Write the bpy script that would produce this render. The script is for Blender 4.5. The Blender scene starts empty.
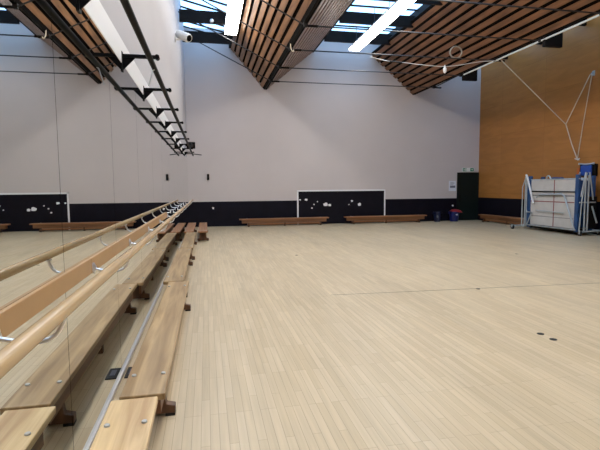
import bpy, bmesh, math, random
from mathutils import Vector, Matrix
random.seed(7)
SC = bpy.context.scene
COL = SC.collection
PI = math.pi

# ---------------------------------------------------------------- room measures (metres)
L = 18.65          # far wall
W = 12.86          # width, mirror wall at x = 0
BK = -3.6          # wall behind the camera
DZ = 1.006         # navy dado height
HT = 7.75          # height of the far wall

# ---------------------------------------------------------------- materials
def nodes(name):
    m = bpy.data.materials.new(name); m.use_nodes = True
    nt = m.node_tree; b = nt.nodes['Principled BSDF']
    return m, nt, b

def add(nt, t, **kw):
    n = nt.nodes.new(t)
    for k, v in kw.items(): setattr(n, k, v)
    return n

def plain(name, col, rough=.5, metal=0., noise=0., nscale=6., spec=.5, bump=0., bscale=60.):
    m, nt, b = nodes(name)
    b.inputs['Roughness'].default_value = rough
    b.inputs['Metallic'].default_value = metal
    b.inputs['Specular IOR Level'].default_value = spec
    b.inputs['Base Color'].default_value = (*col, 1)
    tc = add(nt, 'ShaderNodeTexCoord')
    if noise:
        n = add(nt, 'ShaderNodeTexNoise'); n.inputs['Scale'].default_value = nscale; n.inputs['Detail'].default_value = 5
        nt.links.new(tc.outputs['Object'], n.inputs['Vector'])
        r = add(nt, 'ShaderNodeMapRange')
        r.inputs['From Min'].default_value = .3; r.inputs['From Max'].default_value = .7
        r.inputs['To Min'].default_value = 1 - noise; r.inputs['To Max'].default_value = 1 + noise
        nt.links.new(n.outputs['Fac'], r.inputs['Value'])
        h = add(nt, 'ShaderNodeHueSaturation'); h.inputs['Color'].default_value = (*col, 1)
        nt.links.new(r.outputs['Result'], h.inputs['Value'])
        nt.links.new(h.outputs['Color'], b.inputs['Base Color'])
    if bump:
        n2 = add(nt, 'ShaderNodeTexNoise'); n2.inputs['Scale'].default_value = bscale
        nt.links.new(tc.outputs['Object'], n2.inputs['Vector'])
        bp = add(nt, 'ShaderNodeBump'); bp.inputs['Strength'].default_value = bump; bp.inputs['Distance'].default_value = .01
        nt.links.new(n2.outputs['Fac'], bp.inputs['Height']); nt.links.new(bp.outputs['Normal'], b.inputs['Normal'])
    return m

def wood(name, c1, c2, axis='Y', rough=.4, grain=22., rand=.12, spec=.5):
    """grain streaks running along one axis of the object"""
    m, nt, b = nodes(name)
    b.inputs['Roughness'].default_value = rough
    b.inputs['Specular IOR Level'].default_value = spec
    tc = add(nt, 'ShaderNodeTexCoord'); mp = add(nt, 'ShaderNodeMapping')
    s = {'X': (.9, grain, grain), 'Y': (grain, .9, grain), 'Z': (grain, grain, .9)}[axis]
    mp.inputs['Scale'].default_value = s
    oi = add(nt, 'ShaderNodeObjectInfo')
    va = add(nt, 'ShaderNodeVectorMath', operation='ADD'); 
    sc = add(nt, 'ShaderNodeMath', operation='MULTIPLY'); sc.inputs[1].default_value = 37.
    nt.links.new(oi.outputs['Random'], sc.inputs[0])
    nt.links.new(tc.outputs['Object'], va.inputs[0]); nt.links.new(sc.outputs[0], va.inputs[1])
    nt.links.new(va.outputs[0], mp.inputs['Vector'])
    n = add(nt, 'ShaderNodeTexNoise'); n.inputs['Scale'].default_value = 1.; n.inputs['Detail'].default_value = 6; n.inputs['Distortion'].default_value = .6
    nt.links.new(mp.outputs[0], n.inputs['Vector'])
    cr = add(nt, 'ShaderNodeValToRGB')
    cr.color_ramp.elements[0].position = .32; cr.color_ramp.elements[0].color = (*c1, 1)
    cr.color_ramp.elements[1].position = .68; cr.color_ramp.elements[1].color = (*c2, 1)
    nt.links.new(n.outputs['Fac'], cr.inputs['Fac'])
    n3 = add(nt, 'ShaderNodeTexNoise'); n3.inputs['Scale'].default_value = 1.7; n3.inputs['Detail'].default_value = 3
    nt.links.new(va.outputs[0], n3.inputs['Vector'])
    ad = add(nt, 'ShaderNodeMath', operation='ADD')
    nt.links.new(n3.outputs['Fac'], ad.inputs[0]); nt.links.new(oi.outputs['Random'], ad.inputs[1])
    mr = add(nt, 'ShaderNodeMapRange'); mr.inputs['From Min'].default_value = .3; mr.inputs['From Max'].default_value = 1.7
    mr.inputs['To Min'].default_value = 1 - rand; mr.inputs['To Max'].default_value = 1 + rand
    nt.links.new(ad.outputs[0], mr.inputs['Value'])
    h = add(nt, 'ShaderNodeHueSaturation')
    nt.links.new(cr.outputs['Color'], h.inputs['Color']); nt.links.new(mr.outputs['Result'], h.inputs['Value'])
    nt.links.new(h.outputs['Color'], b.inputs['Base Color'])
    return m

def floor_mat():
    m, nt, b = nodes('maple_strip_floor')
    tc = add(nt, 'ShaderNodeTexCoord'); mp = add(nt, 'ShaderNodeMapping')
    mp.inputs['Rotation'].default_value = (0, 0, PI / 2)
    nt.links.new(tc.outputs['Object'], mp.inputs['Vector'])
    br = add(nt, 'ShaderNodeTexBrick', offset=.37, offset_frequency=3, squash=1.)
    br.inputs['Scale'].default_value = 1.; br.inputs['Brick Width'].default_value = .62; br.inputs['Row Height'].default_value = .058
    br.inputs['Mortar Size'].default_value = .0016; br.inputs['Mortar Smooth'].default_value = .2; br.inputs['Bias'].default_value = 0.
    br.inputs['Color1'].default_value = FLOOR_A; br.inputs['Color2'].default_value = FLOOR_B; br.inputs['Mortar'].default_value = FLOOR_M
    nt.links.new(mp.outputs[0], br.inputs['Vector'])
    # worn / dirty patches, long in the board direction
    mp2 = add(nt, 'ShaderNodeMapping'); mp2.inputs['Scale'].default_value = (1.6, .16, 1)
    nt.links.new(tc.outputs['Object'], mp2.inputs['Vector'])
    n = add(nt, 'ShaderNodeTexNoise'); n.inputs['Scale'].default_value = 1.3; n.inputs['Detail'].default_value = 5
    nt.links.new(mp2.outputs[0], n.inputs['Vector'])
    mp3 = add(nt, 'ShaderNodeMapping'); mp3.inputs['Scale'].default_value = (30, 1.2, 1)
    nt.links.new(tc.outputs['Object'], mp3.inputs['Vector'])
    n2 = add(nt, 'ShaderNodeTexNoise'); n2.inputs['Scale'].default_value = 1.; n2.inputs['Detail'].default_value = 4
    nt.links.new(mp3.outputs[0], n2.inputs['Vector'])
    ad = add(nt, 'ShaderNodeMath', operation='ADD'); nt.links.new(n.outputs['Fac'], ad.inputs[0]); nt.links.new(n2.outputs['Fac'], ad.inputs[1])
    r = add(nt, 'ShaderNodeMapRange'); r.inputs['From Min'].default_value = .6; r.inputs['From Max'].default_value = 1.4
    r.inputs['To Min'].default_value = .83; r.inputs['To Max'].default_value = 1.16
    nt.links.new(ad.outputs[0], r.inputs['Value'])
    h = add(nt, 'ShaderNodeHueSaturation'); nt.links.new(br.outputs['Color'], h.inputs['Color']); nt.links.new(r.outputs['Result'], h.inputs['Value'])
    nt.links.new(h.outputs['Color'], b.inputs['Base Color'])
    n4 = add(nt, 'ShaderNodeTexNoise'); n4.inputs['Scale'].default_value = .9
    nt.links.new(tc.outputs['Object'], n4.inputs['Vector'])
    rr = add(nt, 'ShaderNodeMapRange'); rr.inputs['To Min'].default_value = .3; rr.inputs['To Max'].default_value = .44
    nt.links.new(n4.outputs['Fac'], rr.inputs['Value']); nt.links.new(rr.outputs['Result'], b.inputs['Roughness'])
    b.inputs['Specular IOR Level'].default_value = .35
    return m

def ply_mat():
    """plywood sheets 2.44 x 1.22 on the right wall (wall lies in the y-z plane)"""
    m, nt, b = nodes('plywood_sheets')
    tc = add(nt, 'ShaderNodeTexCoord')
    sp = add(nt, 'ShaderNodeSeparateXYZ'); cb = add(nt, 'ShaderNodeCombineXYZ')
    nt.links.new(tc.outputs['Object'], sp.inputs[0])
    nt.links.new(sp.outputs['Y'], cb.inputs['X']); nt.links.new(sp.outputs['Z'], cb.inputs['Y'])
    br = add(nt, 'ShaderNodeTexBrick', offset=0., squash=1.)
    br.inputs['Scale'].default_value = 1.; br.inputs['Brick Width'].default_value = 2.44; br.inputs['Row Height'].default_value = 1.22
    br.inputs['Mortar Size'].default_value = .005; br.inputs['Bias'].default_value = 0
    br.inputs['Color1'].default_value = (.40, .168, .042, 1); br.inputs['Color2'].default_value = (.425, .182, .046, 1); br.inputs['Mortar'].default_value = (.30, .122, .03, 1)
    nt.links.new(cb.outputs[0], br.inputs['Vector'])
    mp = add(nt, 'ShaderNodeMapping'); mp.inputs['Scale'].default_value = (1.2, 5., 1)
    nt.links.new(cb.outputs[0], mp.inputs['Vector'])
    n = add(nt, 'ShaderNodeTexNoise'); n.inputs['Scale'].default_value = .9; n.inputs['Detail'].default_value = 6; n.inputs['Distortion'].default_value = .8
    nt.links.new(mp.outputs[0], n.inputs['Vector'])
    r = add(nt, 'ShaderNodeMapRange'); r.inputs['From Min'].default_value = .3; r.inputs['From Max'].default_value = .7
    r.inputs['To Min'].default_value = .9; r.inputs['To Max'].default_value = 1.1
    nt.links.new(n.outputs['Fac'], r.inputs['Value'])
    h = add(nt, 'ShaderNodeHueSaturation'); nt.links.new(br.outputs['Color'], h.inputs['Color']); nt.links.new(r.outputs['Result'], h.inputs['Value'])
    nt.links.new(h.outputs['Color'], b.inputs['Base Color'])
    b.inputs['Roughness'].default_value = .42
    b.inputs['Specular IOR Level'].default_value = .35
    return m

def glass_mat():
    m = bpy.data.materials.new('skylight_glass'); m.use_nodes = True
    nt = m.node_tree; nt.nodes.clear()
    o = add(nt, 'ShaderNodeOutputMaterial'); mx = add(nt, 'ShaderNodeMixShader')
    t = add(nt, 'ShaderNodeBsdfTransparent'); t.inputs['Color'].default_value = (.86, .93, .95, 1)
    g = add(nt, 'ShaderNodeBsdfGlossy'); g.inputs['Roughness'].default_value = .05
    mx.inputs[0].default_value = .06
    nt.links.new(t.outputs[0], mx.inputs[1]); nt.links.new(g.outputs[0], mx.inputs[2]); nt.links.new(mx.outputs[0], o.inputs[0])
    return m

def emit(name, col, s):
    m, nt, b = nodes(name)
    b.inputs['Base Color'].default_value = (.8, .8, .8, 1)
    b.inputs['Emission Color'].default_value = (*col, 1); b.inputs['Emission Strength'].default_value = s
    return m

FLOOR_A = (.515, .402, .25, 1); FLOOR_B = (.585, .468, .308, 1); FLOOR_M = (.36, .27, .165, 1)
M = {}
M['floor'] = floor_mat()
M['ply'] = ply_mat()
M['wall'] = plain('mauve_grey_paint', (.58, .522, .505), .75, noise=.025, nscale=.8, spec=.25)
M['wall_left'] = plain('pale_warm_paint', (.49, .475, .49), .7, noise=.02, nscale=1., spec=.25)
M['white'] = plain('white_paint', (.8, .8, .8), .5)
M['navy'] = plain('navy_paint', (.0066, .0058, .0115), .5, noise=.15, nscale=3, spec=.12)
M['navy_dark'] = plain('navy_board_paint', (.0072, .0062, .0108), .5, noise=.15, nscale=3, spec=.12)
M['chip'] = plain('bare_plaster', (.85, .83, .83), .8)
M['mirror'] = plain('mirror_glass', (.75, .765, .735), 0.0, 1.0)
M['mirror'].node_tree.nodes['Principled BSDF'].inputs['Roughness'].default_value = .006
M['dark_edge'] = plain('dark_joint', (.05, .055, .05), .6)
M['alu'] = plain('brushed_aluminium', (.78, .77, .75), .4, .7, bump=.05, bscale=200)
M['chrome'] = plain('chrome', (.72, .72, .74), .32, 1.)
M['galv'] = plain('galvanised_tube', (.50, .55, .57), .4, .5, noise=.06, nscale=12)
M['black'] = plain('black_enamel', (.004, .004, .0045), .5, spec=.06)
M['steel'] = plain('dark_painted_steel', (.0085, .0065, .0055), .6, noise=.2, nscale=4, spec=.12)
M['felt'] = plain('black_acoustic_backing', (.006, .005, .005), .95, spec=.1)
M['rod'] = plain('tie_rod_steel', (.05, .05, .055), .4, .6)
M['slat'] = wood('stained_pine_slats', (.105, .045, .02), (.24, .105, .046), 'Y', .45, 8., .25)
M['slat_lit'] = wood('lit_pine_slats', (.17, .078, .03), (.38, .185, .078), 'Y', .45, 8., .25)  # same slats, brighter and yellower: light on the steep left slope put into the colour
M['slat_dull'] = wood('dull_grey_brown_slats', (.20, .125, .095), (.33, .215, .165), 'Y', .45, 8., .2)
M['bench'] = wood('varnished_bench_pine', (.22, .132, .055), (.44, .30, .148), 'Y', .4, 16., .2)
M['bench_light'] = wood('new_yellow_bench_pine', (.44, .265, .115), (.84, .64, .35), 'Y', .4, 16., .15)
M['bench_red'] = wood('reddish_bench_pine', (.25, .105, .042), (.41, .19, .082), 'Y', .4, 16., .15)
M['bench_dark'] = wood('stained_bench_leg', (.075, .03, .013), (.15, .065, .026), 'Z', .45, 14., .1)
M['bench_brown'] = wood('brown_bench_rail', (.13, .055, .022), (.25, .11, .044), 'Y', .45, 14., .1)
M['bench_leg'] = wood('bench_leg_pine', (.28, .14, .055), (.42, .24, .11), 'Z', .45, 14., .1)
M['barre'] = wood('beech_handrail', (.47, .30, .135), (.60, .42, .22), 'Y', .2, 30., .05)
M['mdf'] = plain('caramel_hardboard', (.43, .25, .105), .42, noise=.05, nscale=5)
M['rubber'] = plain('black_rubber', (.015, .015, .015), .8)
M['stud'] = plain('zinc_bolt', (.5, .5, .49), .45, .7)
M['door'] = plain('dark_green_gloss_paint', (.007, .0125, .011), .45, noise=.1, nscale=3, spec=.2)
M['glass'] = glass_mat()
M['tube'] = emit('lit_diffuser', (1., .965, .90), 21.)
M['sign_green'] = plain('exit_green', (.02, .22, .11), .4)
M['sign_white'] = plain('sign_white', (.75, .78, .76), .4)
M['paper'] = plain('paper', (.72, .74, .80), .7)
M['ink'] = plain('grey_ink', (.16, .17, .21), .8)
M['bin'] = plain('navy_plastic', (.006, .012, .05), .35)
M['bin2'] = plain('royal_blue_plastic', (.008, .013, .10), .35)
M['red'] = plain('red_plastic', (.33, .018, .024), .4)
M['blue'] = plain('blue_vinyl', (.022, .075, .21), .45, noise=.15, nscale=5)
M['blue2'] = plain('bright_blue_shell', (.012, .07, .36), .4)
M['bed'] = plain('grey_white_trampoline_bed', (.60, .575, .55), .65, noise=.05, nscale=4)
M['red_line'] = plain('red_webbing', (.30, .11, .10), .7)
M['grey_line'] = plain('grey_webbing', (.26, .25, .24), .7)
M['rope'] = plain('pale_rope', (.62, .52, .40), .8)
M['grey_rope'] = plain('grey_rope', (.30, .275, .23), .85)
M['cable'] = plain('white_cable', (.7, .7, .68), .5)
M['orange'] = plain('orange_plastic', (.55, .13, .02), .5)
M['cctv'] = plain('off_white_plastic', (.62, .60, .56), .45)

# ---------------------------------------------------------------- mesh building
class MB:
    def __init__(s): s.bm = bmesh.new()
    def box(s, x0, x1, y0, y1, z0, z1):
        v = [s.bm.verts.new(p) for p in ((x0,y0,z0),(x1,y0,z0),(x1,y1,z0),(x0,y1,z0),(x0,y0,z1),(x1,y0,z1),(x1,y1,z1),(x0,y1,z1))]
        for f in ((3,2,1,0),(4,5,6,7),(0,1,5,4),(1,2,6,5),(2,3,7,6),(3,0,4,7)): s.bm.faces.new([v[i] for i in f])
        return s
    def prism(s, poly, axis, a0, a1):
        """extrude a 2-D outline along an axis: axis 'X' -> (y,z), 'Y' -> (x,z), 'Z' -> (x,y)"""
        def p3(p, a): return {'X': (a, p[0], p[1]), 'Y': (p[0], a, p[1]), 'Z': (p[0], p[1], a)}[axis]
        A = [s.bm.verts.new(p3(p, a0)) for p in poly]; B = [s.bm.verts.new(p3(p, a1)) for p in poly]
        n = len(poly)
        s.bm.faces.new(A[::-1]); s.bm.faces.new(B)
        for i in range(n): s.bm.faces.new((A[i], A[(i+1) % n], B[(i+1) % n], B[i]))
        return s
    def tube(s, pts, r, n=10, closed=False):
        pts = [Vector(p) for p in pts]; rings = []
        N = len(pts); up = None
        for i, p in enumerate(pts):
            a = pts[(i-1) % N] if (closed or i > 0) else p
            b = pts[(i+1) % N] if (closed or i < N-1) else p
            d = (b - a).normalized()
            if up is None:
                up = Vector((0,0,1)) if abs(d.z) < .9 else Vector((1,0,0))
            u = d.cross(up).normalized(); w = u.cross(d).normalized(); up = w
            rings.append([s.bm.verts.new(p + r*(math.cos(2*PI*k/n)*u + math.sin(2*PI*k/n)*w)) for k in range(n)])
        for i in range(N if closed else N-1):
            A, B = rings[i], rings[(i+1) % N]
            for k in range(n): s.bm.faces.new((A[k], A[(k+1) % n], B[(k+1) % n], B[k]))
        if not closed:
            s.bm.faces.new(rings[0][::-1]); s.bm.faces.new(rings[-1])
        return s
    def lathe(s, c, axis, prof, n=24):
        """prof: list of (radius, offset along axis)"""
        c = Vector(c); ax = Vector(axis).normalized()
        t = Vector((0,0,1)) if abs(ax.z) < .9 else Vector((1,0,0))
        u = ax.cross(t).normalized(); w = ax.cross(u)
        rings = []
        for r, h in prof:
            rings.append([s.bm.verts.new(c + ax*h + max(r, 1e-5)*(math.cos(2*PI*k/n)*u + math.sin(2*PI*k/n)*w)) for k in range(n)])
        for A, B in zip(rings, rings[1:]):
            for k in range(n): s.bm.faces.new((A[k], A[(k+1) % n], B[(k+1) % n], B[k]))
        s.bm.faces.new(rings[0][::-1]); s.bm.faces.new(rings[-1])
        return s
    def build(s, name, mat, parent=None, bevel=0., smooth=False, seg=2):
        bmesh.ops.remove_doubles(s.bm, verts=s.bm.verts, dist=1e-6)
        bmesh.ops.recalc_face_normals(s.bm, faces=s.bm.faces)
        me = bpy.data.meshes.new(name); s.bm.to_mesh(me); s.bm.free()
        me.materials.append(M[mat])
        o = bpy.data.objects.new(name, me); COL.objects.link(o)
        if smooth:
            for p in me.polygons: p.use_smooth = True
            e = o.modifiers.new('edges', 'EDGE_SPLIT'); e.split_angle = math.radians(40)
        if bevel:
            b = o.modifiers.new('bevel', 'BEVEL'); b.width = bevel; b.segments = seg; b.limit_method = 'ANGLE'; b.angle_limit = math.radians(35)
        if parent: o.parent = parent
        return o

def spline(pts, n=10):
    """Catmull-Rom through points"""
    P = [Vector(p) for p in pts]; P = [P[0]*2 - P[1]] + P + [P[-1]*2 - P[-2]]
    out = []
    for i in range(1, len(P)-2):
        for k in range(n):
            t = k/n; a, b, c, d = P[i-1], P[i], P[i+1], P[i+2]
            out.append(.5*((2*b) + (c-a)*t + (2*a-5*b+4*c-d)*t*t + (3*b-a-3*c+d)*t**3))
    out.append(P[-2]); return out

def tag(o, label=None, cat=None, group=None, kind=None):
    if label: o['label'] = label
    if cat: o['category'] = cat
    if group: o['group'] = group
    if kind: o['kind'] = kind
    return o
def empty(name, loc=(0,0,0), rz=0):
    o = bpy.data.objects.new(name, None); COL.objects.link(o); o.location = loc; o.rotation_euler = (0,0,rz); o.empty_display_size = .1
    return o
def struct(o, label=None, cat=None): return tag(o, label, cat, None, 'structure')
def copy_tree(o, parent=None):
    c = o.copy(); COL.objects.link(c)
    if parent: c.parent = parent
    for ch in [k for k in bpy.data.objects if k.parent == o]: copy_tree(ch, c)
    return c

# ---------------------------------------------------------------- shell
struct(MB().box(-.3, W+.3, BK-.3, L+.3, -.12, 0).build('floor', 'floor'), 'pale maple strip floor of the sports hall', 'floor')
wf = struct(MB().box(-.3, W+.3, L, L+.25, DZ, HT).build('wall_far', 'wall'), 'pale mauve grey painted end wall', 'wall')
MB().box(-.3, W+.3, L, L+.25, -.1, DZ).build('dado', 'navy', wf)['label'] = 'navy painted lower wall band'
wr = struct(MB().box(W, W+.25, BK, L, DZ+.02, 7.85).build('wall_right', 'ply'), 'plywood clad side wall above a navy band', 'wall')
MB().box(W, W+.25, BK, L, -.1, DZ+.02).build('dado', 'navy', wr)['label'] = 'navy painted lower wall band'
wl = struct(MB().box(-.26, -.012, BK, L, -.1, 7.9).build('wall_left', 'wall_left'), 'pale painted side wall carrying the mirrors', 'wall')
struct(MB().box(-.3, W+.3, BK-.25, BK, -.1, HT).build('wall_back', 'wall'), 'painted wall behind the camera', 'wall')
# upper part of the left wall stands flush with the mirrors
MB().box(-.012, 0, BK, L, 2.94, 7.9).build('upper_panel', 'wall_left', wl)
struct(MB().box(-.012, .004, BK, 17.0, 2.72, 2.945).build('trim_1', 'white', None, .004), 'white fascia board along the top of the mirrors', 'trim')
struct(MB().box(-.012, .018, BK, L-.02, 0, .034).build('trim_2', 'alu', None, .006), 'aluminium channel along the foot of the mirrors', 'trim')

# mirrors: tall panels side by side
seams = [2.56 + 1.385*k for k in range(-2, 12)]
ordn = ['nearest', 'second nearest', 'third nearest', 'fourth nearest', 'fifth nearest', 'sixth nearest', 'seventh nearest', 'eighth nearest', 'ninth nearest', 'tenth nearest', 'eleventh nearest', 'twelfth nearest', 'last']
n = 0
edges = seams[1:] + [L-.02]
for a, b in zip(edges, edges[1:]):
    if b - a < .3: continue
    e = MB().box(-.010, 0, a+.003, b-.003, .034, 2.72).build('mirror_panel', 'mirror')
    w = ordn[n] if n < 12 else 'last'
    tag(e, f'tall wall mirror panel, the {w} to the camera along the left wall' if w != 'last' else 'last tall wall mirror panel, in the corner by the end wall', 'mirror', 'mirror panels along the left wall')
    n += 1
MB().box(-.012, -.0105, BK, L, .04, 2.72).build('mirror_joint_backing', 'dark_edge', wl)

# ---------------------------------------------------------------- folded timber ceiling
TIPZ = 5.44; TOPZ = 7.08
TIPS = (3.2, W-3.2)
ceil = struct(empty('ceiling', (W/2, L/2, 7)), 'folded timber slat ceiling in two deep valleys', 'ceiling')
ceil_inv = Matrix.Translation(ceil.location).inverted()
def to_ceiling(o): o.parent = ceil; o.matrix_parent_inverse = ceil_inv; return o
def slat_plane(p_tip, p_top, count, mat, skip=.11):
    """a run of boards along y between the valley line and the top line, lower faces on the plane"""
    a = Vector((p_tip[0], 0, p_tip[1])); b = Vector((p_top[0], 0, p_top[1]))
    d = (b - a); ln = d.length; d.normalize()
    nrm = Vector((-d.z, 0, d.x))
    if nrm.z > 0: nrm = -nrm                       # towards the hall
    m = MB(); pitch = (ln - skip) / count
    for k in range(count):
        s0 = skip + k*pitch; s1 = s0 + pitch*.62
        q = [a + d*s0, a + d*s1, a + d*s1 - nrm*.022, a + d*s0 - nrm*.022]
        m.prism([(v.x, v.z) for v in q], 'Y', BK, L-.005)
    o = to_ceiling(m.build('slatted_panel', mat))
    back = MB()
    q = [a + d*0 - nrm*.06, b - nrm*.06, b - nrm*.16, a - nrm*.16]
    back.prism([(v.x, v.z) for v in q], 'Y', BK, L-.005)
    to_ceiling(back.build('backing_board', 'felt'))
    return o
XL, XR = 1.8, 5.2
slat_plane((TIPS[0], TIPZ), (XL, TOPZ), 8, 'slat_lit', .16)['label'] = 'steep orange brown slatted slope'
slat_plane((TIPS[0], TIPZ), (XR, TOPZ), 11, 'slat_dull')['label'] = 'shallow slatted slope of the first valley'
slat_plane((TIPS[1], TIPZ), (W-XR, TOPZ), 10, 'slat')['label'] = 'shallow slatted slope of the second valley'
slat_plane((TIPS[1], TIPZ), (W-XL, TOPZ), 9, 'slat')
for t in TIPS:
    to_ceiling(MB().box(t-.05, t+.05, BK, L-.005, TIPZ+.06, TIPZ+.20).build('valley_beam', 'steel'))
# side cheeks of the rooflights
for x0, x1 in ((XL-.02, XL+.08), (XR-.08, XR+.02), (W-XR+.48, W-XR+.58), (W-XL-.08, W-XL+.02)):
    to_ceiling(MB().box(x0, x1, BK, L-.005, TOPZ-.03, 7.42 if x0 < 3 or x0 > W-3 else 7.72).build('rooflight_cheek', 'steel'))
# dark cross beams
STN = [16.85 - 1.95*k for k in range(0, 11)]
BAYS = ((0.0, XL), (XR, W-XR), (W-XL, W))
for y in STN:
    for x0, x1 in BAYS:
        zb = 6.95 if x0 == XR else 6.66; xe = x1+.5 if x0 == XR else x1-.01
        to_ceiling(MB().box(x0+(.09 if x0 < .1 else .01), xe, y-.05, y+.05, zb, zb+.36).build('cross_beam', 'steel'))
# rooflights
for i, (x0, x1) in enumerate(BAYS):
    if i == 1: x1 += .55
    z0, z1 = ((7.78, 7.36), (7.70, 7.70), (7.36, 7.78))[i]
    wnd = struct(empty(f'window_{i+1}', ((x0+x1)/2, L/2, 7.4)), ['glazed rooflight strip beside the left wall', 'glazed rooflight strip over the middle of the hall', 'glazed rooflight strip beside the plywood wall'][i], 'window')
    inv = Matrix.Translation(wnd.location).inverted()
    g = MB(); g.prism([(x0, z0), (x1, z1), (x1, z1+.012), (x0, z0+.012)], 'Y', BK, L+.2).build('pane', 'glass', wnd).matrix_parent_inverse = inv
    f = MB(); y = BK
    while y < L:
        f.prism([(x0, z0-.05), (x1, z1-.05), (x1, z1), (x0, z0)], 'Y', y, y+.045); y += .65
    f.build('glazing_bars', 'steel', wnd).matrix_parent_inverse = inv


# ---------------------------------------------------------------- tie rods across the hall
place = ['closest to the end wall', 'second from the end wall', 'third from the end wall', 'fourth from the end wall', 'fifth from the end wall']
for k, y in enumerate(STN[:5]):
    r = empty('tie_rod', (TIPS[0], y, TIPZ))
    tag(r, f'thin dark tie rod strung across the ceiling valleys, {place[k]}', 'tie rod', 'tie rods under the ceiling')
    inv = Matrix.Translation(r.location).inverted()
    def P(mb, nm, mt, **kw):
        o = mb.build(nm, mt, r, **kw); o.matrix_parent_inverse = inv; return o
    P(MB().tube([(.052, y, 6.96), (TIPS[0], y, TIPZ-.02)], .018, 8), 'sloping_rod', 'rod', smooth=True)
    P(MB().tube([(TIPS[0], y, TIPZ-.02), (TIPS[1], y, TIPZ-.02)], .018, 8), 'level_rod', 'rod', smooth=True)
    P(MB().tube([(TIPS[1], y, TIPZ-.02), (W-.02, y, 6.98)], .018, 8), 'sloping_rod', 'rod', smooth=True)
    for t in TIPS:
        P(MB().box(t-.05, t+.05, y-.05, y+.05, TIPZ-.05, TIPZ+.07), 'clamp', 'steel', bevel=.008)
        P(MB().tube([(t+.05, y, TIPZ-.02), (t+.3, y, TIPZ-.02)], .03, 8), 'turnbuckle', 'steel', smooth=True)
# white conduit along the second valley with dark gusset plates
cd = MB().tube([(TIPS[1]-.02, 6.2, TIPZ-.03), (TIPS[1]-.02, 14.7, TIPZ-.03)], .024, 10).build('conduit', 'cable', None, smooth=True)
tag(cd, 'white conduit pipe running along the bottom of the right ceiling valley', 'conduit pipe')
gp = ['dark gusset plate under the right valley near the end wall', 'dark gusset plate under the right valley above the folded trampoline']
for k, y in enumerate((14.75, 10.85)):
    o = MB().prism([(TIPS[1]-.04, TIPZ+.02), (TIPS[1]-.04, TIPZ-.22), (TIPS[1]+.5, TIPZ-.22), (TIPS[1]+.5, TIPZ+.38)], 'Y', y-.05, y+.05).build('gusset_plate', 'steel', None, .006)
    tag(o, gp[k], 'steel plate', 'gusset plates under the right valley')
# pale glass/pulley fittings in the first valley
o = empty('hanging_hook', (TIPS[0]-.05, 12.7, TIPZ+.1)); tag(o, 'small pale hook hanging at the bottom of the left ceiling valley', 'hook')
c = MB().tube(spline([(0,0,.08),(0,0,-.1),(.02,-.02,-.2),(.06,0,-.24),(.09,0,-.19)], 5), .014, 8).build('hook', 'rope', o, smooth=True)

# ---------------------------------------------------------------- strip lights
def strip_light(x, y0, y1, z, label, grp):
    t = empty('strip_light', (x, (y0+y1)/2, z)); h = (y1-y0)/2
    tag(t, label, 'ceiling light', grp)
    MB().box(-.205, .205, -h, h, .05, .11).build('housing', 'white', t, .01)
    MB().box(-.195, .195, -h+.01, h-.01, -.01, .05).build('diffuser', 'tube', t, .012)
    for s in (-1, 1): MB().tube([(0, s*h*.7, .11), (0, s*h*.7, .75)], .008, 6).build('hanger', 'rod', t)
where = ['far end', 'second from the far end', 'third from the far end']
def light_row(x, y1, seen, label, grp):
    k = 0
    while y1 - 1.75 > BK + .2:
        strip_light(x, y1-1.75, y1, 6.62, f'glowing white strip light {label}, {where[k]}' if k < seen else f'glowing white strip light {label}, in the run overhead towards the camera', grp)
        y1 -= 1.85; k += 1
light_row(1.69, 15.7, 2, 'beside the left ceiling valley', 'left row of strip lights')
light_row(6.31, 16.7, 3, 'in the middle rooflight', 'middle row of strip lights')

# ---------------------------------------------------------------- benches
def make_bench(length):
    """balance bench along local y, origin on the floor at its middle"""
    h = length/2
    root = empty('gym_bench')
    s = MB().box(-.135, .135, -h, h, .268, .312).build('seat', 'bench', root, .007)
    MB().box(-.095, -.065, -h+.10, h-.10, .135, .268).build('apron', 'bench_brown', root, .004)
    MB().box(.065, .095, -h+.10, h-.10, .135, .268).build('apron', 'bench_brown', root, .004)
    MB().box(-.05, .05, -h+.33, h-.33, .055, .12).build('lower_beam', 'bench', root, .006)
    for y in (-h+.36, 0, h-.36):
        if y == 0:
            MB().box(-.06, .06, -.03, .03, 0, .267).build('leg', 'bench_dark', root, .005); continue
        lg = MB().prism([(-.075, .267), (.075, .267), (.105, .085), (.165, .07), (.165, .018), (-.165, .018), (-.165, .07), (-.105, .085)], 'Y', y-.032, y+.032).build('leg', 'bench_dark', root, .005)
        for sx in (-1, 1):
            MB().box(sx*.13-.033, sx*.13+.033, y-.034, y+.034, 0, .018).build('rubber_pad', 'rubber', lg)
    for y in (-h+.31, h-.31):
        for sx in (-.095, .095):
            MB().lathe((sx, y, .310), (0,0,1), [(.0155, 0), (.0155, .009), (.012, .013)], 14).build('bolt', 'stud', root, smooth=True)
    return root
proto = make_bench(3.45)
side = [
 ((.318, 1.065), .2, 'long pine gym bench nearest the camera, in front of the mirrors, with two bright bolts'),
 ((.362, 4.545), -.3, 'second gym bench from the camera along the mirrors, end to end with the first'),
 ((.300, 8.03), 0, 'third gym bench from the camera along the mirrors'),
 ((.322, 11.51), .15, 'fourth gym bench from the camera along the mirrors'),
 ((.245, 15.15), 0, 'farthest gym bench against the mirrors, close to the end wall'),
 ((.640, 15.11), .2, 'gym bench on the room side of the farthest bench at the mirrors'),
]
for k, ((x, y), a, lab) in enumerate(side):
    b = proto if k == 0 else copy_tree(proto)
    b.location = (x, y, 0); b.rotation_euler = (0, 0, math.radians(a))
    tag(b, lab, 'bench', 'gym benches along the mirrors')
far = [((3.88, L-.36), 'gym bench at the end wall, left one, partly in front of the white goal outline'),
       ((8.27, L-.36), 'gym bench at the end wall, right one, crossing the right goal post')]
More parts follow.
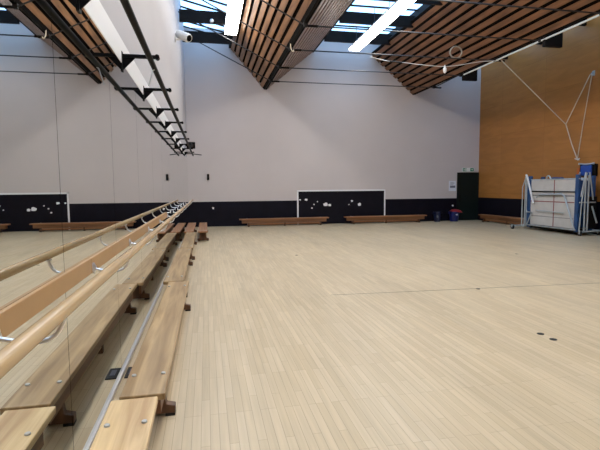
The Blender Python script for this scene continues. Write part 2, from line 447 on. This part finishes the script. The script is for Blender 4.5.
proto2 = make_bench(3.68)
for k, ((x, y), lab) in enumerate(far):
    b = proto2 if k == 0 else copy_tree(proto2)
    b.location = (x, y, 0); b.rotation_euler = (0, 0, -PI/2)
    tag(b, lab, 'bench', 'gym benches at the end wall')
def seat_wood(root, mat):
    for ch in root.children:
        if ch.name.split('.')[0] in ('seat', 'lower_beam'):
            ch.material_slots[0].link = 'OBJECT'; ch.material_slots[0].material = M[mat]
benches = [k for k in bpy.data.objects if k.name.split('.')[0] == 'gym_bench']
for k in benches:
    if k.location.y < 2: seat_wood(k, 'bench_light')
    elif k.location.y > 14: seat_wood(k, 'bench_red')
b = copy_tree(proto2); b.location = (W-.3, 16.1, 0); b.rotation_euler = (0, 0, 0)
tag(b, 'gym bench along the plywood wall behind the folded trampoline', 'bench')
b.rotation_euler = (0, 0, PI)

# ---------------------------------------------------------------- ballet barre
br = empty('ballet_barre', (.257, 8, 1.139)); inv = Matrix.Translation(br.location).inverted()
tag(br, 'long round wooden ballet barre on chrome brackets along the mirrors', 'ballet barre')
def BP(mb, nm, mt, par=br, **kw):
    o = mb.build(nm, mt, par, **kw)
    if par is br: o.matrix_parent_inverse = inv
    return o
BP(MB().tube([(.257, BK+.3, 1.139), (.257, 15.85, 1.139)], .0265, 20), 'rail', 'barre', smooth=True)
for k in range(-2, 12):
    a = 3.03 + 1.38*k
    y0, y1 = max(a, BK+.3)+.003, a+1.38-.003
    if y0 < 8.4: BP(MB().box(.008, .028, y0, min(y1, 15.9), 1.024, 1.12), 'backboard', 'mdf', bevel=.003)['label'] = 'caramel brown hardboard strip'
for k in range(-1, 11):
    y = 3.08 + 1.38*k
    if y > 15.7: break
    o = BP(MB().tube(spline([(.026, y, 1.048), (.10, y, 1.03), (.175, y, 1.026), (.218, y, 1.045), (.242, y, 1.085), (.25, y, 1.12)], 5), .0085, 10), 'bracket', 'chrome', smooth=True)
    o['label'] = 'curved chrome bracket'
    p = MB().lathe((.028, y, 1.05), (1,0,0), [(.036, 0), (.036, .004), (.022, .01), (.014, .016)], 20).build('wall_plate', 'chrome', o, smooth=True)
    p2 = MB().box(.235, .262, y-.03, y+.03, 1.108, 1.116).build('saddle', 'chrome', o)

# ---------------------------------------------------------------- black curtain rail above the mirrors
cr = empty('curtain_rail', (.268, 8, 2.80)); inv2 = Matrix.Translation(cr.location).inverted()
tag(cr, 'long black rail on arms above the mirrors', 'curtain rail')
def CP(mb, nm, mt, **kw):
    o = mb.build(nm, mt, cr, **kw); o.matrix_parent_inverse = inv2; return o
CP(MB().tube([(.268, BK+.1, 2.80), (.268, 17.45, 2.80)], .026, 14), 'rail', 'black', smooth=True)
for k in range(-3, 9):
    y = 4.56 + 1.46*k
    CP(MB().box(.013, .34, y-.016, y+.016, 2.818, 2.848).prism([(.013, 2.82), (.13, 2.82), (.013, 2.70)], 'Y', y-.006, y+.006).box(.010, .018, y-.03, y+.03, 2.69, 2.87), 'arm', 'black')
    CP(MB().lathe((.325, y-.03, 2.832), (0,1,0), [(.022, 0), (.022, .06)], 12), 'end_knob', 'black', smooth=True)
CP(MB().tube(spline([(.0, 17.4, 2.87), (.25, 17.4, 2.86), (.58, 17.4, 2.82)], 5), .016, 8), 'end_arm', 'black', smooth=True)
o = MB().tube(spline([(.268, 4.78, 2.73), (.25, 4.78, 2.72), (.238, 4.78, 2.68), (.22, 4.78, 2.62), (.205, 4.78, 2.57)], 6), .006, 6).build('hanging_string', 'galv', None, smooth=True)
tag(o, 'short grey cord hanging from the black rail', 'cord')
sp = empty('loudspeaker', (.20, 16.9, 2.99)); tag(sp, 'small black loudspeaker box over the far end of the black rail', 'loudspeaker')
MB().box(-.14, .16, -.13, .13, -.02, .20).build('cabinet', 'black', sp, .02)
MB().lathe((.01, -.13, .09), (0,-1,0), [(.085, 0), (.085, .006), (.06, .008)], 20).build('cone', 'rubber', sp, smooth=True)
MB().box(-.185, -.14, -.03, .03, .06, .12).build('wall_bracket', 'black', sp)
# security camera on the left wall
sc = empty('security_camera', (0, 12.9, 5.52)); sc.scale = (1.2, 1.2, 1.2); tag(sc, 'white security camera on the left wall below the rooflight', 'security camera')
MB().lathe((0, 0, 0), (1,0,0), [(.07, 0), (.07, .02), (.03, .03)], 16).build('wall_plate', 'cctv', sc, smooth=True)
MB().tube(spline([(.02,0,0), (.10,0,.0), (.15,0,.05)], 4), .022, 8).build('bracket', 'cctv', sc, smooth=True)
hd = MB().lathe((.06, .10, .15), (.66, -.62, -.42), [(.075, 0), (.095, .03), (.095, .36), (.085, .38)], 20).build('housing', 'cctv', sc, smooth=True)
MB().lathe(Vector((.06, .10, .15)) + Vector((.66, -.62, -.42)).normalized()*.375, (.66, -.62, -.42), [(.07, 0), (.065, .012)], 18).build('lens_window', 'black', hd, smooth=True)
# small globe on the left beams
o = MB().lathe((1.07, 14.83, 6.66), (0,0,1), [(.0, 0), (.045, .015), (.065, .06), (.045, .105), (.02, .12)], 16).build('smoke_detector', 'white', None, smooth=True)
tag(o, 'small round white globe on the dark roof beam by the left wall', 'smoke detector')

br.location += Vector((-.007, 0, .015)); cr.location += Vector((-.009, 0, -.043))
T_ = Matrix.Translation((.02, 0, 0)) @ Matrix.Rotation(-.0027, 4, 'Z')
bpy.context.view_layer.update()
for o in [k for k in bpy.data.objects if k.parent is None and k.name.split('.')[0] in ('wall_left', 'trim_1', 'trim_2', 'mirror_panel', 'ballet_barre', 'curtain_rail', 'loudspeaker', 'security_camera', 'hanging_string')]:
    o.matrix_world = T_ @ o.matrix_world

# ---------------------------------------------------------------- end wall: goal outline, notices, door
g = empty('goal_board', (6.43, L, 0)); tag(g, 'navy goal target with a white outline painted on the end wall', 'goal outline')
MB().box(-1.91, 1.91, -.012, 0, 0, 1.40).build('panel', 'navy_dark', g)
MB().box(-1.955, -1.895, -.016, 0, 0, 1.435).box(1.895, 1.955, -.016, 0, 0, 1.435).box(-1.955, 1.955, -.016, 0, 1.375, 1.435).build('outline', 'white', g)
rr = random.Random(3)
for px, pz, sx, sz in ((4.60,1.03,.09,.06),(4.86,1.03,.13,.09),(5.70,.82,.19,.17),(5.88,.79,.13,.10),(5.11,.68,.07,.07),(5.20,.83,.06,.05),(5.35,.94,.05,.05),(6.87,.95,.10,.09),(7.2,.80,.16,.14),(6.73,.80,.05,.05)):
    n_ = 9; pol = []
    for k in range(n_):
        a = 2*PI*k/n_; q = .5*(.75 + .45*rr.random()); pol.append((px-6.43 + sx*q*math.cos(a), pz + sz*q*math.sin(a)))
    MB().prism(pol, 'Y', -.0145, -.0115).build('paint_chip', 'chip', g)['label'] = 'white patch of bare plaster'
o = MB().prism([(.98,.77),(1.03,.79),(1.07,.76),(1.05,.70),(1.01,.71)], 'Y', L-.004, L).build('paint_chip', 'chip'); tag(o, 'small pale scuff on the navy band near the mirrors', 'paint chip')
o = MB().prism([(11.55,.69),(11.62,.72),(11.66,.66),(11.6,.63)], 'Y', L-.004, L).build('paint_chip', 'chip'); tag(o, 'small pale scuff on the navy band left of the door', 'paint chip')
sw = empty('wall_switch', (.86, L, 1.99)); tag(sw, 'small dark upright box on the end wall near the mirrors', 'wall box')
MB().box(-.045, .045, -.05, 0, -.12, .12).build('case', 'black', sw, .008); MB().box(-.02, .02, -.056, -.05, -.06, .06).build('face', 'rubber', sw)

d = struct(empty('door_1', (12.32, L, 0)), 'dark green door in the corner beside the plywood wall', 'door')
MB().box(-.53, -.47, -.05, .02, 0, 2.15).box(.47, .53, -.05, .02, 0, 2.15).box(-.53, .53, -.05, .02, 2.09, 2.15).build('door_frame', 'door', d, .004)
MB().box(-.47, .47, -.035, .0, .01, 2.09).build('door_leaf', 'door', d, .004)
MB().box(-.42, -.38, -.05, -.035, .85, 1.15).build('push_plate', 'steel', d)
MB().tube([(-.40, -.05, .98), (-.40, -.085, .98), (-.28, -.085, .98)], .011, 8).build('door_handle', 'steel', d, smooth=True)
MB().lathe((.3, -.035, 1.5), (0,-1,0), [(.02, 0), (.02, .006)], 12).build('peephole', 'steel', d)

ex = empty('exit_sign', (12.32, L, 2.19)); tag(ex, 'green and white running man exit sign above the dark door', 'exit sign')
MB().box(-.29, .29, -.03, 0, 0, .17).build('panel', 'sign_white', ex, .003)
gr = MB().box(-.27, -.09, -.034, -.03, .015, .155).box(.10, .27, -.034, -.03, .015, .155)
gr.build('green_field', 'sign_green', ex)
# running man, doorway and arrow
mn = MB()
mn.lathe((-.215, -.034, .132), (0,-1,0), [(.012, 0), (.012, .003)], 12)
for poly in ([(-.222,.118),(-.203,.118),(-.19,.075),(-.208,.07)], [(-.208,.078),(-.192,.078),(-.168,.055),(-.172,.03),(-.184,.03),(-.182,.05)], [(-.208,.078),(-.196,.07),(-.222,.04),(-.25,.038),(-.25,.049),(-.227,.052)], [(-.205,.115),(-.175,.095),(-.16,.10),(-.157,.092),(-.178,.084),(-.207,.102)], [(-.22,.116),(-.245,.10),(-.248,.08),(-.24,.08),(-.236,.096),(-.214,.107)], [(-.145,.03),(-.105,.03),(-.105,.145),(-.145,.145)]):
    mn.prism(poly, 'Y', -.037, -.034)
for poly in ([(.13,.095),(.19,.095),(.19,.075),(.13,.075)], [(.185,.12),(.235,.085),(.185,.05)]): mn.prism(poly, 'Y', -.037, -.034)
mn.build('pictogram', 'sign_white', ex)
nt_ = empty('notice', (11.57, L, 1.33)); tag(nt_, 'white paper notice with grey print left of the dark door', 'notice')
MB().box(-.175, .175, -.006, 0, 0, .45).build('sheet', 'paper', nt_)
ik = MB().box(-.12, .14, -.0075, -.006, .14, .24)
for k in range(4): ik.box(-.12, .05+.03*(k % 3), -.0075, -.006, .28+.035*k, .292+.035*k)
ik.build('print', 'ink', nt_)

# ---------------------------------------------------------------- bins
def bucket(name, loc, mat, label, sc_=1.):
    t = empty(name, loc); t.scale = (sc_, sc_, 1); tag(t, label, 'bin', 'bins by the door')
    MB().lathe((0,0,0), (0,0,1), [(.17, 0), (.215, .40), (.235, .405), (.235, .43), (.215, .43), (.205, .41), (.16, .02)], 28).build('body', mat, t, smooth=True)
    for s in (-1, 1): MB().tube([(s*.22, -.06, .36), (s*.26, -.05, .37), (s*.26, .05, .37), (s*.22, .06, .36)], .012, 6).build('handle', mat, t)
    return t
bk = bucket('bin', (10.66, L-.36, 0), 'bin', 'dark navy plastic bin by the end wall, left of the blue one', .76)
MB().prism([(-.14,.27),(-.05,.29),(-.03,.20),(-.11,.17)], 'Y', -.218, -.19).build('sticker', 'ink', bk)
b2 = bucket('bin', (11.45, L-.40, 0), 'bin2', 'blue plastic bin with a red cover beside the dark door')
MB().lathe((.09, 0, .41), (.15,0,1), [(.27, 0), (.27, .02), (.20, .085), (.08, .12), (.0, .125)], 28).build('lid', 'red', b2, smooth=True)['label'] = 'red domed cover'
MB().prism([(-.04,.33),(.05,.34),(.04,.27),(-.03,.28)], 'Y', -.222, -.19).build('sticker', 'paper', b2)

# ---------------------------------------------------------------- floor fittings
for (x, y, lab) in ((4.19, 4.09, 'dark round floor socket on the open floor, left one of a pair'), (4.19, 3.91, 'dark round floor socket on the open floor, right one of a pair'),
                    (4.78, 6.13, 'tiny dark floor plate on the floor seam'), (2.77, 10.2, 'tiny dark floor plate in the middle of the hall'), (7.68, 9.1, 'tiny dark floor plate towards the trampoline')):
    big = y < 5
    o = MB().lathe((x, y, 0), (0,0,1), [(.036 if big else .03, 0), (.036 if big else .03, .003), (.025, .004)], 20).build('floor_socket', 'rubber', None, smooth=True)
    tag(o, lab, 'floor socket')
struct(MB().prism([(2.5, 6.275), (8.5, 5.97), (8.5, 5.982), (2.5, 6.287)], 'Z', 0, .0008).build('trim_3', 'dark_edge'), 'thin dark seam across the floorboards', 'floor seam')
o = empty('floor_box', (.105, 3.98, 0)); tag(o, 'black square socket plate on the floor between bench and mirror', 'socket plate')
MB().box(-.045, .045, -.11, .11, 0, .012).build('plate', 'rubber', o, .003); MB().box(-.02, .02, -.06, .06, .012, .015).build('cover', 'bin', o)

# ---------------------------------------------------------------- folded trampoline by the plywood wall
T = empty('folded_trampoline', (12.3, 12.95, 0)); tag(T, 'folded grey and blue trampoline on a chrome wheeled frame by the plywood wall', 'trampoline')
invT = Matrix.Translation(T.location).inverted()
def TP(mb, nm, mt, **kw):
    o = mb.build(nm, mt, T, **kw); o.matrix_parent_inverse = invT; return o
FX = 11.98      # hall-side face
y0, y1 = 11.98, 14.22
TP(MB().box(FX, FX+.05, y0+.16, y1-.10, .19, 1.74), 'front_bed', 'bed', bevel=.02)['label'] = 'grey white folded bed'
TP(MB().box(FX+.52, FX+.57, y0+.02, y1-.10, .17, 1.78), 'rear_bed', 'bed', bevel=.02)
TP(MB().box(FX-.004, FX+.002, 12.99, 13.03, .20, 1.73), 'red_stripe', 'red_line')
TP(MB().box(FX-.004, FX+.002, y0+.18, y1-.12, .99, 1.025), 'red_stripe', 'red_line')
TP(MB().box(FX-.004, FX+.002, y0+.18, y1-.12, 1.19, 1.23), 'grey_stripe', 'grey_line')
TP(MB().box(FX-.004, FX+.002, y0+.18, y1-.12, .49, .51), 'grey_stripe', 'grey_line')
TP(MB().box(FX-.03, FX+.0, y0+.16, y1-.10, 1.325, 1.36), 'spring_gap', 'steel')
TP(MB().box(FX+.02, FX+.50, y0+.05, y1-.05, .07, .16), 'bottom_frame', 'steel', bevel=.01)
TP(MB().box(FX+.30, FX+.62, y0-.04, y0+.02, .2, 1.2), 'end_panel', 'steel', bevel=.01)
TP(MB().box(FX+.06, FX+.50, y0+.2, y1-.15, .2, 1.7), 'inner_pads', 'blue', bevel=.03)
# blue frame pads, upright
for (x, y, w, t, zt) in ((FX-.03, y0+.02, .13, .10, 1.88), (FX-.03, y1-.12, .17, .10, 1.88), (FX+.47, y0-.01, .16, .12, 1.84), (FX+.47, y1-.12, .14, .10, 1.85)):
    TP(MB().box(x, x+t, y, y+w, .09, zt), 'frame_pad', 'blue', bevel=.025, seg=3)['label'] = 'blue vinyl frame pad'
TP(MB().box(FX+.05, FX+.45, 13.1, 13.25, 1.72, 1.82), 'frame_pad', 'blue', bevel=.03)
r_ = .022
def tb(pts, nm='frame_tube', r=r_, sp_=0, mt='galv'): return TP(MB().tube(spline(pts, sp_) if sp_ else pts, r, 10), nm, mt, smooth=True)
# end uprights (near end) and lattice
for x in (FX+.16, FX+.27): tb([(x, y0-.06, .1), (x, y0-.06, 1.86)], r=.027)
tb([(FX+.02, y0-.05, 1.2), (FX+.16, y0-.05, 1.94), (FX+.30, y0-.05, 1.94), (FX+.46, y0-.05, 1.1)], 'folded_leg', .022)
tb([(FX+.0, y0-.05, .15), (FX+.06, y0-.05, 1.1), (FX+.2, y0-.05, 1.92)], 'folded_leg', .02)
tb([(FX+.40, y0-.08, .9), (FX+.60, y0-.08, .38)], 'folded_leg', .026)
tb([(FX-.02, y0-.05, 1.02), (FX+.55, y0-.05, 1.02)])
# far end uprights
for x in (FX-.10, FX-.04): tb([(x, y1+.05, .1), (x, y1+.05, 1.86)], r=.022)
tb([(FX-.14, y1+.14, .1), (FX-.14, y1+.14, 1.5), (FX-.06, y1+.05, 1.9)], r=.02)
# legs folded over the front bed
tb([(FX-.09, y1+.05, 1.93), (FX-.09, y1-.02, 1.84), (FX-.09, y1-.36, .93)], 'folded_leg', .032, mt='white')
tb([(FX-.06, y1+.03, 1.93), (FX-.06, y1+.03, .72), (FX-.06, y1-.02, .62), (FX-.06, y1-.22, .62)], 'folded_leg', .02)
tb([(FX-.06, y1-.0, .12), (FX-.06, y1-.26, .62)], 'folded_leg', .02)
tb([(FX-.07, y1-.48, 1.13), (FX-.07, y1-.56, 1.24), (FX-.07, y0+.62, 1.27), (FX-.07, y0+.52, 1.22), (FX-.07, y0+.06, .16)], 'folded_leg', .026)
tb([(FX-.06, y1-.45, .7), (FX-.06, y0+.55, .67)], 'brace', .017)
tb([(FX+.02, y0+.02, 1.95), (FX+.02, y0+.12, 1.7), (FX+.0, y0+.20, 1.34)], 'folded_leg', .02)
tb([(FX-.02, 13.35, 1.74), (FX-.02, 13.33, 1.85), (FX-.02, 13.23, 1.86), (FX-.02, 13.15, 1.74)], 'handle', .022, 4)
tb([(FX-.02, y0+.05, .16), (FX-.02, y1-.02, .16)], 'bottom_rail', .025)
tb([(FX+.53, y0-.3, .16), (FX+.53, y1-.02, .16)], 'bottom_rail', .025)
tb([(FX-.0, y0-.0, 1.75), (FX-.0, y1-.02, 1.75)], 'top_rail', .018)
# roller stands
TP(MB().box(FX-.50, FX+.55, y1+.16, y1+.24, .10, .15), 'roller_stand', 'galv', bevel=.01)
TP(MB().box(FX-.16, FX-.04, y1+.02, y1+.24, .09, .14), 'roller_stand', 'galv', bevel=.01)
TP(MB().box(FX-.02, FX+.68, y0-.13, y0-.05, .10, .15), 'roller_stand', 'galv', bevel=.01)
for (x, y) in ((FX-.46, y1+.2), (FX+.5, y1+.2), (FX-.03, y0-.12), (FX+.66, y0-.1)):
    f = TP(MB().box(x-.035, x+.035, y-.03, y+.03, .10, .16), 'castor_fork', 'galv', bevel=.008)
    MB().lathe((x-.022, y, .078), (1,0,0), [(.04, -.004), (.078, 0), (.078, .044), (.04, .048)], 20).build('wheel', 'rubber', f, smooth=True).matrix_parent_inverse = Matrix.Identity(4)
    MB().lathe((x-.03, y, .078), (1,0,0), [(.026, 0), (.026, .006)], 14).build('hub_cap', 'galv', f, smooth=True)

# ---------------------------------------------------------------- things on the plywood wall
wb = empty('wall_box', (W, 12.52, 2.05)); tag(wb, 'blue box with a grey surround fixed to the plywood wall above the trampoline', 'wall box')
MB().box(-.12, 0, -.30, .30, -.22, .17).build('surround', 'steel', wb, .02)
MB().box(-.20, -.12, -.22, .20, -.20, .14).build('cover', 'blue2', wb, .05, seg=4)
MB().tube(spline([(-.14, -.30, .19), (-.20, -.1, .16), (-.20, .1, .17), (-.14, .32, .20)], 5), .022, 8).build('guard_rail', 'galv', wb, smooth=True)
for s in (-.26, .28): MB().lathe((-.12, s, .18), (-1,0,0), [(.03, 0), (.03, .05)], 12).build('bolt', 'galv', wb)
o = MB().box(W-.03, W, 12.93, 13.03, 1.9, 2.12).build('call_point', 'orange', None, .008); tag(o, 'small orange plate on the plywood wall left of the blue box', 'wall plate')
cl = empty('rope_cleat', (W, 13.01, 2.40)); tag(cl, 'small white rope cleat on the plywood wall above the blue box', 'cleat')
MB().box(-.03, 0, -.04, .04, -.03, .03).build('base', 'white', cl, .006); MB().tube(spline([(-.05,-.1,.03),(-.04,-.03,0),(-.04,.03,0),(-.05,.1,.03)],4), .014, 8).build('horns', 'white', cl, smooth=True)
hk = empty('rope_pulley', (W, 12.55, 5.05)); tag(hk, 'small grey pulley high on the plywood wall holding the ropes', 'pulley')
MB().box(-.02, 0, -.05, .05, -.06, .10).build('plate', 'galv', hk, .004); MB().lathe((-.05, -.02, 0), (0,1,0), [(.045, 0), (.03, .02), (.045, .04)], 16).build('wheel', 'galv', hk, smooth=True)
o = MB().tube([(TIPS[1]+.05, 12.75, TIPZ-.06), (12.72, 13.46, 3.6), (12.75, 13.2, 2.9), (12.80, 13.01, 2.42)], .016, 8).build('rope', 'rope', None, smooth=True)
tag(o, 'pale rope slanting from the ceiling valley down to the cleat', 'rope')
o = MB().tube([(12.72, 13.46, 3.6), (12.76, 12.58, 5.04)], .016, 8).build('rope', 'rope', None, smooth=True)
tag(o, 'short pale rope rising from the slanting rope to the pulley', 'rope')
o = MB().tube(spline([(12.79, 12.55, 5.0), (12.81, 12.80, 3.7), (12.81, 13.0, 2.44)], 8), .013, 8).build('rope', 'rope', None, smooth=True)
tag(o, 'thin pale rope hanging from the pulley straight to the cleat', 'rope')
# rope, float and coil slung across the right valley
rp = empty('slung_cord', (8.0, 13.6, 6.0)); invr = Matrix.Translation(rp.location).inverted()
tag(rp, 'thin white cord slung across the right ceiling slope with a dark sleeve', 'cord')
pts = CORD = spline([(5.9, 13.9, 5.61), (6.34, 13.5, 5.40), (6.71, 13.3, 5.32), (7.97, 13.0, 5.18), (9.05, 12.85, 5.33), (9.64, 12.78, 5.37)], 8)
a_ = MB().tube(pts, .009, 8).build('line', 'cable', rp, smooth=True); a_.matrix_parent_inverse = invr
a_ = MB().tube(pts[9:17], .024, 8).build('sleeve', 'rubber', rp, smooth=True); a_.matrix_parent_inverse = invr
o = MB().lathe((7.97, 13.0, 4.98), (0,0,1), [(.02, 0), (.05, .05), (.05, .14), (.015, .2), (.012, .25)], 14).build('cord_toggle', 'white', None, smooth=True)
tag(o, 'small white pull handle hanging from the slung cord', 'pull handle')
o = MB().tube([(8.3+.19*math.cos(t)+.09*math.sin(t), 12.95+.03*math.cos(t), TIPZ+.16+.16*math.sin(t)-.06*math.cos(t)) for t in [2*PI*k/28 for k in range(28)]], .022, 8, closed=True).build('rope_coil', 'grey_rope', None, smooth=True)
tag(o, 'loop of grey rope hung on a tie rod under the right slope', 'rope')

# ---------------------------------------------------------------- daylight
wd = bpy.data.worlds.new('sky'); SC.world = wd; wd.use_nodes = True
bg = wd.node_tree.nodes['Background']; bg.inputs['Color'].default_value = (.39, .62, 1., 1); bg.inputs['Strength'].default_value = 4.2

# ---------------------------------------------------------------- camera
f_px = 455.; p, y, r = .0836, .2024, -.0084
def ray(u, v):
    u, v = u*math.cos(r)+v*math.sin(r), -u*math.sin(r)+v*math.cos(r)
    z2, y2, xc = 1., -v, u
    zc = z2*math.cos(p)+y2*math.sin(p); yc = y2*math.cos(p)-z2*math.sin(p)
    return Vector((xc*math.cos(y)+zc*math.sin(y), -xc*math.sin(y)+zc*math.cos(y), yc))
fw = ray(0, 0); rt = ray(1, 0)-fw; up = fw-ray(0, 1)
cam = bpy.data.cameras.new('camera'); cam.sensor_width = 36; cam.sensor_fit = 'HORIZONTAL'; cam.lens = f_px/600*36; cam.clip_start = .02
co = bpy.data.objects.new('camera', cam); COL.objects.link(co)
m = Matrix((rt, up, -fw)).transposed().to_4x4(); m.translation = (.7649, 0, 1.57)
co.matrix_world = m; SC.camera = co

vs = SC.view_settings; vs.view_transform = 'Standard'; vs.look = 'None'; vs.gamma = 1; vs.use_curve_mapping = False; vs.exposure = 0.0
SC.cycles.max_bounces = 12; SC.cycles.diffuse_bounces = 6; SC.cycles.glossy_bounces = 6; SC.cycles.transparent_max_bounces = 12
SC.cycles.caustics_reflective = True
SC.cycles.sample_clamp_indirect = 8
